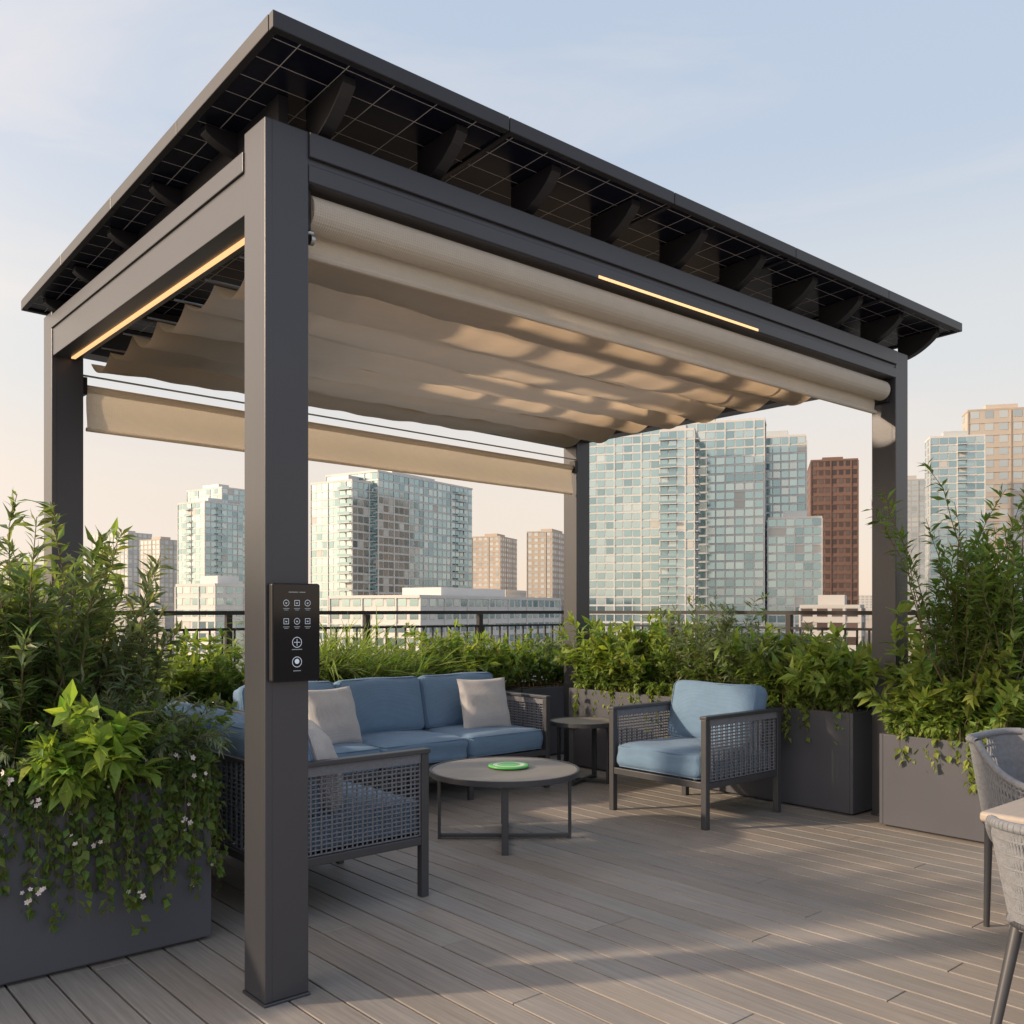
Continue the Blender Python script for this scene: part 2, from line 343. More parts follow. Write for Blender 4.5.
# ---------------------------------------------------------------- cushions
def cushion(name,c,size,mtx,parent,mt,puff=0.02,r=0.05,N=14,seed=0):
    sx,sy,sz=[a/2 for a in size]; bm=bmesh.new(); bmesh.ops.create_cube(bm,size=2); bmesh.ops.subdivide_edges(bm,edges=bm.edges[:],cuts=N,use_grid_fill=True)
    rr=random.Random(seed); ph=[rr.uniform(0,6) for _ in range(4)]
    dims=[sx,sy,sz]; k=dims.index(min(dims)); o=[i for i in range(3) if i!=k]
    for v in bm.verts:
        u=v.co.copy(); p=Vector((u.x*sx,u.y*sy,u.z*sz))
        q=Vector((max(-sx+r,min(sx-r,p.x)),max(-sy+r,min(sy-r,p.y)),max(-sz+r,min(sz-r,p.z)))); d=p-q
        if d.length>1e-6: p=q+d.normalized()*r
        f=max(0,1-abs(u[o[0]])**2.5)*max(0,1-abs(u[o[1]])**2.5)
        p[k]+=math.copysign(1,u[k])*puff*f*(abs(u[k])>0.5)
        for i in o: p[i]*=1+0.010*math.sin(4*u[k]+ph[0])
        p+=Vector((0.003*math.sin(p.y*19+ph[1]),0.003*math.sin(p.x*15+ph[2]),0.004*math.sin(p.x*11+p.y*13+ph[3])))
        v.co=p
    me=bpy.data.meshes.new(name); bm.to_mesh(me); bm.free()
    for pl in me.polygons: pl.use_smooth=True
    me.materials.append(mt)
    MM=mtx@c if isinstance(c,Matrix) else mtx@Matrix.Translation(c)
    me.transform(MM)
    ob=bpy.data.objects.new(name,me); scene.collection.objects.link(ob)
    if parent: me.transform(Matrix.Translation(-parent.location)); ob.parent=parent
    mb=MB(); h=dims[k]-r*0.30
    for sg in (-1,1):
        a,b=o; A=dims[a]-r*0.28; B=dims[b]-r*0.28; pts=[]; cr=r*0.9
        for cx,cy,t0 in ((A-cr,B-cr,0),(-A+cr,B-cr,1),(-A+cr,-B+cr,2),(A-cr,-B+cr,3)):
            for i in range(5):
                t=(t0+i/4)*math.pi/2; q=[0,0,0]; q[a]=cx+cr*math.cos(t); q[b]=cy+cr*math.sin(t); q[k]=sg*h; pts.append(Vector(q))
        for p0,p1 in zip(pts,pts[1:]+pts[:1]): mb.cyl(p0,p1,0.0045,6,0,caps=False)
    mb.build(name+"_piping",[mt],parent,0,MM)
    return ob
def pillow(loc,size,rz_,tilt,seed=0):
    n=22; vs=[];fs=[]; rr=random.Random(seed); ph=[rr.uniform(0,6) for _ in range(4)]
    for sgn in (1,-1):
        for j in range(n+1):
            for i in range(n+1):
                u=-1+2*i/n; v=-1+2*j/n
                pin=1-0.07*(1-abs(u)**2)*(abs(v)**2) ; pin2=1-0.07*(1-abs(v)**2)*(abs(u)**2)
                t=max(0,(1-u*u)*(1-v*v))**0.42*0.085
                t+=0.006*math.sin(u*5+ph[0]+v*3)*(t>0.02)+0.004*math.sin(v*9+ph[1])*(t>0.02)
                vs.append((u*size/2*pin2,sgn*t,v*size/2*pin))
    m=(n+1)**2
    for s_ in (0,1):
        for j in range(n):
            for i in range(n):
                a=s_*m+j*(n+1)+i; q=(a,a+1,a+n+2,a+n+1); fs.append(q if s_==1 else q[::-1])
    mb=MB(); mb.quadset(vs,fs,0,True)
    T=Matrix.Translation(loc)@Matrix.Rotation(rz_,4,'Z')@Matrix.Rotation(tilt,4,'X')
    ob=mb.build("throw_pillow",[M_pillow]); ob.matrix_world=T
# ---------------------------------------------------------------- seating
def weave(mb,o,u,v,lu,lv,mi,pu=0.027,pv=0.021,r=0.0048):
    o=Vector(o);u=Vector(u);v=Vector(v); w=u.cross(v)
    n=int(lu/pu)
    for i in range(n+1):
        a=o+u*(lu*i/n)+w*(0.003*(1 if i%2 else -1)); mb.cyl(a,a+v*lv,r,5,mi,caps=False)
    n=int(lv/pv)
    for i in range(n+1):
        a=o+v*(lv*i/n); mb.cyl(a,a+u*lu,r,5,mi,caps=False)
def seating(name,origin,rot,W,D,ncush,seed):
    T=Matrix.Translation((origin[0],origin[1],0))@Matrix.Rotation(rot,4,'Z')
    c=T@Vector((W/2,D/2,0)); e=empty(name,(c.x,c.y,0)); t=0.042
    mb=MB()
    for x in (0,W-t):
        mb.box(x,x+t,0,t,0,0.70); mb.box(x,x+t,D-t,D,0,0.70)
        mb.box(x-0.006,x+t+0.006,-0.006,D+0.004,0.70,0.722)
        mb.box(x+0.004,x+t-0.004,t,D-t,0.255,0.295)
    mb.box(t,W-t,0.004,t-0.002,0.255,0.300); mb.box(t,W-t,D-t+0.004,D-0.004,0.255,0.295)
    mb.box(t,W-t,D-t+0.002,D-0.002,0.700,0.722)
    n=max(1,ncush)
    for i in range(1,n):
        x=W*i/n; mb.box(x-0.02,x+0.02,D-t+0.004,D-0.004,0,0.70); mb.box(x-0.02,x+0.02,0.006,t-0.004,0,0.255)
    for i in range(int(W/0.12)): 
        x=t+0.04+i*0.12
        if x<W-t-0.04: mb.box(x,x+0.05,t,D-t,0.275,0.290)
    mb.build("frame",[M_frame],e,0.004,T)
    mb=MB()
    for x in (t/2,W-t/2): weave(mb,(x,t,0.30),(0,1,0),(0,0,1),D-2*t,0.40,0)
    weave(mb,(t,D-t/2,0.30),(1,0,0),(0,0,1),W-2*t,0.40,0)
    for x in (t/2,W-t/2): mb.box(x-0.012,x+0.012,t,D-t,0.655,0.70,0)
    mb.build("woven_panels",[M_rope],e,0,T)
    cw=(W-2*t-0.01)/ncush
    for i in range(ncush):
        cx=t+0.005+cw*(i+0.5)
        cushion("seat_cushion",(cx,(D-t)/2+0.005,0.385),(cw-0.008,D-t-0.005,0.165),T,e,M_blue,0.018,0.040,seed=seed+i)
        B=Matrix.Translation((cx,D-t-0.135,0.665))@Matrix.Rotation(math.radians(-13),4,'X')
        cushion("back_cushion",B,(cw-0.012,0.17,0.43),T,e,M_blue,0.028,0.05,seed=seed+9+i)
    return e
seating("outdoor_sofa",(2.70,5.38),0,2.35,0.84,3,1)
seating("outdoor_sofa",(2.68,3.72),math.pi/2,1.62,0.84,2,20)
seating("outdoor_armchair",(4.80,4.51),-math.pi/2,0.84,0.84,1,40)
pillow((3.30,5.72,0.655),0.43,math.radians(10),math.radians(-20),1)
pillow((4.66,5.72,0.655),0.43,math.radians(-12),math.radians(-18),2)
pillow((2.22,3.97,0.665),0.42,math.radians(62),math.radians(-18),3)
def round_table(name,c,R,H,legs_rot,r_leg):
    e=empty(name,(c[0],c[1],0)); mb=MB()
    mb.cyl((c[0],c[1],H-0.028),(c[0],c[1],H-0.004),R,64); mb.build("top",[M_table],e,0.004)
    mb=MB(); 
    vs=[];fs=[];n=64
    for i in range(n):
        t=2*math.pi*i/n
        for rr,z in ((R+0.006,H-0.034),(R+0.006,H),(R-0.010,H),(R-0.010,H-0.034)): vs.append((c[0]+rr*math.cos(t),c[1]+rr*math.sin(t),z))
    for i in range(n):
        j=(i+1)%n
        for k in range(4): fs.append((4*i+k,4*i+(k+1)%4,4*j+(k+1)%4,4*j+k))
    mb.quadset(vs,fs,0,False)
    for k in range(4):
        a=legs_rot+k*math.pi/2; dx,dy=math.cos(a),math.sin(a); px,py=c[0]+dx*r_leg,c[1]+dy*r_leg
        mb.bar((px,py,0),(px,py,H-0.034),0.040,0.018,0,up=(dx,dy,0))
        for z in (0.018,H-0.045): mb.bar((px-dx*0.01,py-dy*0.01,z+0.001*(k%2)),(c[0]+dx*0.002,c[1]+dy*0.002,z+0.001*(k%2)),0.034,0.02)
    mb.build("base",[M_frame],e,0.002)
round_table("coffee_table",(3.71,4.36),0.455,0.43,math.radians(49+180+1),0.40)
round_table("side_table",(5.42,5.38),0.265,0.50,math.radians(20),0.22)
e=empty("green_frisbee",(3.76,4.38,0.44)); mb=MB()
def lathe(mb,c,prof,seg=40,mi=0):
    vs=[];fs=[];n=len(prof)
    for i in range(seg):
        t=2*math.pi*i/seg
        for r,z in prof: vs.append((c[0]+r*math.cos(t),c[1]+r*math.sin(t),c[2]+z))
    for i in range(seg):
        j=(i+1)%seg
        for k in range(n-1): fs.append((i*n+k,j*n+k,j*n+k+1,i*n+k+1))
    mb.quadset(vs,fs,mi,True)
lathe(mb,(3.76,4.38,0.430),[(0.118,0.001),(0.126,0.004),(0.128,0.010),(0.122,0.015),(0.104,0.017),(0.098,0.0145)],mi=0)
lathe(mb,(3.76,4.38,0.430),[(0.098,0.0145),(0.085,0.014),(0.072,0.0145)],mi=1)
lathe(mb,(3.76,4.38,0.430),[(0.072,0.0145),(0.06,0.017),(0.02,0.018),(0.0005,0.018)],mi=0)
mb.build("disc",[M_green,M_white],e)
# ---------------------------------------------------------------- dining set
e=empty("dining_table",(4.0,0.7,0)); mb=MB(); mb.box(3.15,5.0,0.30,1.31,0.708,0.742); mb.build("top",[M_tan],e,0.012,seg=4)
mb=MB()
for x in (3.30,4.80):
    for y in (0.45,1.15): mb.box(x,x+0.05,y-0.05,y,0,0.705)
mb.box(3.35,4.80,0.41,0.44,0.65,0.704); mb.box(3.35,4.80,1.11,1.14,0.65,0.704)
mb.build("legs",[M_frame],e,0.004)
def dining_chair(origin,rot,hb,foot):
    W,D=0.58,0.56; T=Matrix.Translation((origin[0],origin[1],0))@Matrix.Rotation(rot,4,'Z'); c=T@Vector((W/2,D/2,0)); e=empty("dining_chair",(c.x,c.y,0))
    def path(t):
        a=math.pi*t; x=W/2-W/2*math.copysign(abs(math.cos(a))**0.45,math.cos(a)); y=0.10+(D-0.10)*abs(math.sin(a))**0.45
        return x,y
    def top(t): return 0.65+hb*min(1,math.sin(math.pi*t)*1.5)**1.5
    mb=MB(); n=48; pts=[Vector((*path(i/n),top(i/n))) for i in range(n+1)]; lo=[Vector((p.x*0.86+W*0.07,p.y*0.90,0.47)) for p in pts]
    for L_ in (pts,lo):
        for a,b in zip(L_,L_[1:]): mb.cyl(a,b,0.012,8)
    for (x,y,x2,y2) in ((0.08,0.06,0.06,0.02),(W-0.08,0.06,W-0.06,0.02),(0.10,D-0.10,0.05+foot,D+0.03-foot),(W-0.10,D-0.10,W-0.05,D+0.03-foot)):
        mb.cyl((x,y,0.46),(x2,y2,0.0),0.018,10,r2=0.013)
    mb.cyl(pts[0],(0.08,0.06,0.46),0.012,8); mb.cyl(pts[-1],(W-0.08,0.06,0.46),0.012,8)
    mb.cyl((0.08,0.06,0.455),(W-0.08,0.06,0.455),0.012,8)
    mb.build("frame",[M_frame],e,0,T)
    mb=MB(); m=80
    for i in range(m+1):
        t=i/m; x,y=path(t)
        for s_ in (-1,1):
            t2=min(1,max(0,t+s_*0.03)); x2,y2=path(t2)
            mb.cyl((x2,y2,top(t2)),(x*0.86+W*0.07,y*0.90,0.47),0.0052,5,0,caps=False)
    for k in range(1,7):
        f=k/7
        q=[l.lerp(p,f) for l,p in zip(lo,pts)]
        for a,b in zip(q,q[1:]): mb.cyl(a,b,0.0055,5,0,caps=False)
    for a,b in zip(pts,pts[1:]): mb.cyl(a,b,0.0165,8,0,caps=False)
    mb.build("rope_back",[M_ropel],e,0,T)
    cushion("seat_pad",(W/2,D/2-0.02,0.475),(W-0.14,D-0.12,0.06),T,e,M_rope,0.008,0.028,seed=3)
dining_chair((4.14,1.26),0.0,0.18,0.10)
dining_chair((3.41,0.635),math.pi/2,0.12,0.0)
# ---------------------------------------------------------------- planters
def planter(x0,x1,y0,y1,h):
    e=empty("planter_box",((x0+x1)/2,(y0+y1)/2,0)); t=0.025
    mb=MB(); mb.box(x0,x1,y0,y0+t,0.015,h); mb.box(x0,x1,y1-t,y1,0.015,h); mb.box(x0,x0+t,y0+t,y1-t,0.015,h); mb.box(x1-t,x1,y0+t,y1-t,0.015,h)
    mb.box(x0+0.03,x1-0.03,y0+0.03,y1-0.03,0.0,0.02)
    mb.build("box",[M_planter],e,0.004)
    mb=MB(); mb.box(x0+t,x1-t,y0+t,y1-t,0.02,h-0.05); mb.build("soil",[M_soil],e)
planter(5.88,6.62,3.27,4.62,0.70); planter(5.88,6.62,4.64,6.02,0.70)
planter(5.76,6.62,2.28,3.02,0.60)
planter(6.9,7.4,0.6,2.2,0.60)
for a,b in ((1.75,3.1),(3.12,4.5),(4.52,5.75),(5.77,7.1)): planter(a,b,6.52,7.22,0.66)
planter(-1.6,1.63,3.84,4.66,0.70); planter(0.45,1.42,4.70,6.6,0.66)
# ---------------------------------------------------------------- foliage
def greens(n,base,spread):
    b=np.array(base)[None,:]; k=rng.uniform(1-spread,1+spread,(n,1)); h=rng.normal(0,0.12,(n,1))
    c=b*k; c[:,0:1]*=1+h; c[:,2:3]*=1-0.4*h
    return np.clip(c,0.004,1)
def plant(name,areas,nst,hgt,spread,droop,nleaf,llen,lwid,col,colvar=0.38,langle=0.9,stem_r=0.0025,trail=0.0,tstart=0.15,tipcol=None,flowers=0,outdir=None,bunch=0):
    A=np.array([areas[i] for i in rng.integers(0,len(areas),nst)],dtype=float)
    ux=rng.random(nst);uy=rng.random(nst)
    bx=A[:,0]+(A[:,1]-A[:,0])*ux; by=A[:,2]+(A[:,3]-A[:,2])*uy; bz=A[:,4]
    cl=0.85+0.28*np.sin(bx*4.3+by*2.1)*np.sin(by*5.1-bx*1.3+1.0)
    H=rng.uniform(hgt[0],hgt[1],nst)*cl
    ang=rng.uniform(0,2*np.pi,nst); sp=rng.random(nst)**0.6*spread
    dx=np.cos(ang)*sp; dy=np.sin(ang)*sp
    if outdir is not None: dx=dx*0.5+outdir[0]*sp; dy=dy*0.5+outdir[1]*sp
    dr=rng.uniform(droop[0],droop[1],nst)
    K=9; T=np.linspace(0,1,K)
    wob=rng.normal(0,0.02,(nst,K,3)); wob=np.cumsum(wob,1)*H[:,None,None]*0.7
    S=np.zeros((nst,K,3))
    S[:,:,0]=bx[:,None]+dx[:,None]*H[:,None]*T**1.2; S[:,:,1]=by[:,None]+dy[:,None]*H[:,None]*T**1.2
    S[:,:,2]=bz[:,None]+H[:,None]*(T[None,:]*1.0-dr[:,None]*T[None,:]**2.2)
    if trail>0: S[:,:,2]=bz[:,None]+0.12*np.sin(T*np.pi)[None,:]-H[:,None]*T[None,:]**1.6
    S+=wob
    n=nst*nleaf; si=np.repeat(np.arange(nst),nleaf); t=tstart+(1-tstart)*rng.random(n)**0.8
    f=np.clip(t,0,0.9999)*(K-1); i0=f.astype(int); fr=(f-i0)[:,None]
    p=S[si,i0]*(1-fr)+S[si,i0+1]*fr; d=S[si,i0+1]-S[si,i0]; d/=np.linalg.norm(d,axis=1,keepdims=True)+1e-9
    r=rng.normal(0,1,(n,3)); r-=d*np.sum(r*d,1,keepdims=True); r/=np.linalg.norm(r,axis=1,keepdims=True)+1e-9
    la=langle*rng.uniform(0.6,1.3,n)[:,None]
    ld=d*np.cos(la)+r*np.sin(la); ld[:,2]-=rng.uniform(0,0.35,n); ld/=np.linalg.norm(ld,axis=1,keepdims=True)
    sd=np.cross(ld,rng.normal(0,0.45,(n,3))+np.array([0,0,1.0])); sd/=np.linalg.norm(sd,axis=1,keepdims=True)+1e-9
    nm=np.cross(sd,ld)
    LL=rng.uniform(llen*0.6,llen*1.25,n)[:,None]; WW=LL/llen*lwid*0.5*rng.uniform(0.8,1.2,n)[:,None]
    v0=p; v1=p+ld*LL*0.45-sd*WW+nm*WW*0.35; v2=p+ld*LL-nm*LL*0.12; v3=p+ld*LL*0.45+sd*WW+nm*WW*0.35; v4=p+ld*LL*0.5
    V=np.stack([v0,v1,v2,v3,v4],1).reshape(-1,3)
    o=(np.arange(n)*5)[:,None]
    F=np.concatenate([o+np.array([[0,1,4]]),o+np.array([[1,2,4]]),o+np.array([[0,4,3]]),o+np.array([[4,2,3]])],0)
    # each stem carries its own tint
    tint=rng.uniform(0.75,1.25,(nst,1))[si]
    C=greens(n,col,colvar)*tint
    if tipcol is not None:
        w=np.clip((t-0.35)*1.9,0,1)[:,None]*rng.random((n,1))**0.6; C=C*(1-w)+greens(n,tipcol,0.25)*w
    C=np.repeat(C,5,axis=0)
    ns=nst*(K-1); a=S[:,:-1].reshape(-1,3); b=S[:,1:].reshape(-1,3); dd=b-a; pr=np.cross(dd,[0.3,0.5,0.2]); pr/=np.linalg.norm(pr,axis=1,keepdims=True)+1e-9; pq=np.cross(dd,pr); pq/=np.linalg.norm(pq,axis=1,keepdims=True)+1e-9
    ra=(stem_r*(1-0.7*np.tile(T[:-1],nst)))[:,None]; rb=(stem_r*(1-0.7*np.tile(T[1:],nst)))[:,None]
    SV=[]
    for k in range(3):
        cs,sn=math.cos(k*2.094),math.sin(k*2.094); SV+= [a+(pr*cs+pq*sn)*ra,b+(pr*cs+pq*sn)*rb]
    SV=np.stack(SV,1).reshape(-1,3); off=len(V); oo=(off+np.arange(ns)*6)[:,None]
    SF=np.concatenate([oo+np.array([[0,1,3,2]]),oo+np.array([[2,3,5,4]]),oo+np.array([[4,5,1,0]])],0)
    V=np.concatenate([V,SV]); C=np.concatenate([C,np.tile(np.array([[0.07,0.06,0.035]]),(len(SV),1))])
    faces=F.tolist()+SF.tolist(); mi=[0]*len(F)+[1]*len(SF)
    if flowers:
        seeds=rng.integers(0,n,max(3,flowers//5)); idx=seeds[rng.integers(0,len(seeds),flowers)]
        ctr=p[idx]+rng.normal(0,0.022,(flowers,3)); fo=len(V); fv=[];ff=[]
        for q,c in enumerate(ctr):
            c=c+np.array([0.0,-0.02,0.005])
            nr=rng.normal(0,0.6,3)+np.array([-0.5,-1.0,0.6]); nr/=np.linalg.norm(nr); e1=np.cross(nr,[0.2,0.9,0.1]); e1/=np.linalg.norm(e1); e2=np.cross(nr,e1); s_=rng.uniform(0.008,0.014)
            for k in range(5):
                th=k*1.2566; u=e1*math.cos(th)+e2*math.sin(th); w=e1*-math.sin(th)+e2*math.cos(th)
                b0=fo+len(fv); fv+=[c,c+u*s_*0.6-w*s_*0.35+nr*0.002,c+u*s_+nr*0.004,c+u*s_*0.6+w*s_*0.35+nr*0.002]; ff.append([b0,b0+1,b0+2,b0+3])
        V=np.concatenate([V,np.array(fv)]); C=np.concatenate([C,np.full((len(fv),3),0.7)]); faces+=ff; mi+=[2]*len(ff)
    me=bpy.data.meshes.new(name); me.from_pydata(V.tolist(),[],faces); me.materials.append(M_leaf); me.materials.append(M_stem); me.materials.append(M_flower)
    me.polygons.foreach_set("material_index",mi)
    ca=me.color_attributes.new("Col",'FLOAT_COLOR','POINT'); ca.data.foreach_set("color",np.concatenate([C,np.ones((len(C),1))],1).astype(np.float32).ravel())
    me.update(); ob=bpy.data.objects.new(name,me); scene.collection.objects.link(ob); return ob
G1=(0.095,0.150,0.040); G2=(0.155,0.225,0.055); G3=(0.115,0.155,0.090); G4=(0.07,0.11,0.035); GY=(0.28,0.34,0.085); GS=(0.22,0.265,0.155)
# right row
plant("flowering_shrub",[(5.86,6.3,3.35,4.0,0.66),(5.9,6.5,5.2,5.95,0.66)],190,(0.50,0.92),0.55,(0.1,0.5),34,0.120,0.044,G2,tipcol=GY)
plant("boxwood_shrub",[(5.92,6.55,3.3,5.95,0.66)],340,(0.35,0.68),0.65,(0.1,0.6),40,0.055,0.026,G1,tipcol=G2)
plant("olive_shrub",[(5.95,6.5,3.9,4.9,0.66)],160,(0.50,0.88),0.5,(0.0,0.4),52,0.08,0.017,G3,tipcol=GS)
plant("trailing_ivy",[(5.88,6.0,3.3,6.0,0.70)],180,(0.10,0.42),0.35,(0,0),22,0.048,0.034,G2,trail=1,outdir=(-0.6,0),tipcol=GY)
plant("laurel_shrub",[(5.80,6.5,2.35,2.98,0.56)],140,(0.35,0.82),0.6,(0.1,0.5),36,0.11,0.042,G2,tipcol=GY)
plant("trailing_ivy",[(5.76,5.9,2.32,3.0,0.60)],90,(0.08,0.30),0.35,(0,0),20,0.05,0.034,G2,trail=1,outdir=(-0.7,0),tipcol=GY)
plant("tall_willow_shrub",[(5.95,6.5,2.28,2.68,0.56)],140,(1.0,2.0),0.32,(0.0,0.25),78,0.088,0.023,G1,tipcol=G2,stem_r=0.006)
plant("tall_willow_shrub",[(6.95,7.35,1.2,2.2,0.56)],60,(1.1,1.7),0.35,(0.0,0.3),75,0.085,0.022,G1,tipcol=GY,stem_r=0.006)
# back row
plant("boxwood_shrub",[(1.8,7.0,6.55,7.2,0.62)],620,(0.36,0.66),0.6,(0.1,0.5),36,0.06,0.030,G1,tipcol=G2)
plant("laurel_shrub",[(1.8,2.9,6.55,7.1,0.62),(4.9,5.9,6.55,7.1,0.62)],200,(0.42,0.78),0.5,(0.1,0.5),34,0.10,0.036,G2,tipcol=GY)
plant("ornamental_grass",[(3.3,4.7,6.56,7.1,0.62)],1100,(0.45,0.84),0.8,(0.2,0.8),4,0.30,0.012,(0.18,0.26,0.08),langle=0.25,tipcol=GY,tstart=0.05)
plant("olive_shrub",[(6.3,7.1,6.5,7.2,0.62)],100,(0.42,0.80),0.5,(0.1,0.5),45,0.08,0.018,G3,tipcol=GS)
# left planters
plant("tall_willow_shrub",[(0.72,1.08,4.0,4.6,0.66)],75,(0.90,1.42),0.30,(0.0,0.3),95,0.085,0.021,G1,tipcol=GS,stem_r=0.006)
plant("olive_shrub",[(1.12,1.5,4.25,4.62,0.66)],60,(0.6,1.12),0.36,(0.0,0.35),60,0.085,0.020,G3,tipcol=GS,stem_r=0.005)
plant("olive_shrub",[(0.6,1.35,4.8,6.4,0.62)],200,(0.50,0.95),0.5,(0.0,0.4),50,0.085,0.022,G3,tipcol=GS)
plant("tall_willow_shrub",[(0.95,1.38,4.75,5.6,0.62)],44,(0.95,1.40),0.30,(0.0,0.3),60,0.12,0.030,G2,tipcol=GY,stem_r=0.005)
plant("rosemary_shrub",[(0.75,1.58,3.95,4.6,0.66)],360,(0.30,0.60),0.65,(0.2,0.8),75,0.048,0.009,(0.115,0.15,0.105),tipcol=(0.26,0.31,0.21))
plant("laurel_shrub",[(1.00,1.24,3.80,3.98,0.66)],44,(0.22,0.50),0.7,(0.1,0.8),24,0.105,0.044,(0.19,0.29,0.06),tipcol=(0.30,0.40,0.09),outdir=(0,-0.5))
plant("boxwood_shrub",[(1.1,1.6,3.9,4.6,0.66)],180,(0.18,0.46),0.75,(0.1,0.7),42,0.045,0.024,G1,tipcol=G2)
plant("trailing_ivy",[(0.5,1.62,3.84,3.92,0.70)],250,(0.10,0.60),0.38,(0,0),32,0.040,0.030,G1,trail=1,outdir=(0.1,-0.5),tipcol=G2,flowers=170)
plant("trailing_ivy",[(1.50,1.64,3.84,4.6,0.70)],140,(0.10,0.60),0.32,(0,0),28,0.038,0.028,G1,trail=1,outdir=(0.5,-0.25),tipcol=G2,flowers=90)
# ---------------------------------------------------------------- railing
e=empty("metal_railing",(7.5,7.6,0)); mb=MB()
def rail_run(p0,p1):
    p0=Vector(p0);p1=Vector(p1); L_=(p1-p0).length; d=(p1-p0).normalized()
    for z,h in ((1.375,0.035),(1.235,0.022),(0.14,0.03)): mb.bar(p0+Vector((0,0,z)),p1+Vector((0,0,z)),0.045,h)
    n=int(L_/0.11)
    for i in range(n+1):
        q=p0+d*(L_*i/n); mb.bar(q+Vector((0,0,0.155)),q+Vector((0,0,1.224)),0.014,0.014)
    n=int(L_/1.3)
    for i in range(n+1):
        q=p0+d*(L_*i/n); mb.bar(q,q+Vector((0,0,1.357)),0.05,0.05)
rail_run((-3.5,7.6,0),(7.5,7.6,0)); rail_run((7.5,-3.5,0),(7.5,7.56,0)); mb.build("rails",[M_dark],e)
# ---------------------------------------------------------------- city
GZ=-40.0
def gl(name,c,r,mt): return mat(name,c,r,mt,0.12,0.05)
GLASS=[gl("tower_glass_a",(0.33,0.47,0.52),0.10,0.8),gl("tower_glass_b",(0.42,0.55,0.59),0.12,0.8),gl("tower_glass_c",(0.25,0.37,0.42),0.08,0.75),gl("tower_glass_d",(0.54,0.63,0.65),0.2,0.6),gl("tower_blind",(0.54,0.54,0.51),0.6,0.0)]
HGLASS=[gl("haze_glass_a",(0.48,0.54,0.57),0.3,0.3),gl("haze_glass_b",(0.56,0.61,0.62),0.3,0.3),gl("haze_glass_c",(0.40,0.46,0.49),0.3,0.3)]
BGLASS=[gl("dark_glass_a",(0.10,0.07,0.065),0.15,0.4),gl("dark_glass_b",(0.15,0.11,0.10),0.2,0.4),gl("dark_glass_c",(0.07,0.055,0.055),0.15,0.4)]
S_white=mat("concrete_white",(0.64,0.63,0.61),0.8,0,0.1,0.1); S_grey=mat("concrete_grey",(0.46,0.45,0.44),0.8,0,0.1,0.1)
S_beige=mat("precast_beige",(0.52,0.46,0.40),0.85,0,0.1,0.1); S_brown=mat("brick_brown",(0.20,0.12,0.095),0.85,0,0.15,0.2); S_tan=mat("stone_tan",(0.48,0.40,0.33),0.85,0,0.1,0.1)
S_mull=mat("mullion_grey",(0.52,0.55,0.56),0.5,0.2)
def pt(px,D): return FW*D+RT*(D*(px-512)/933)
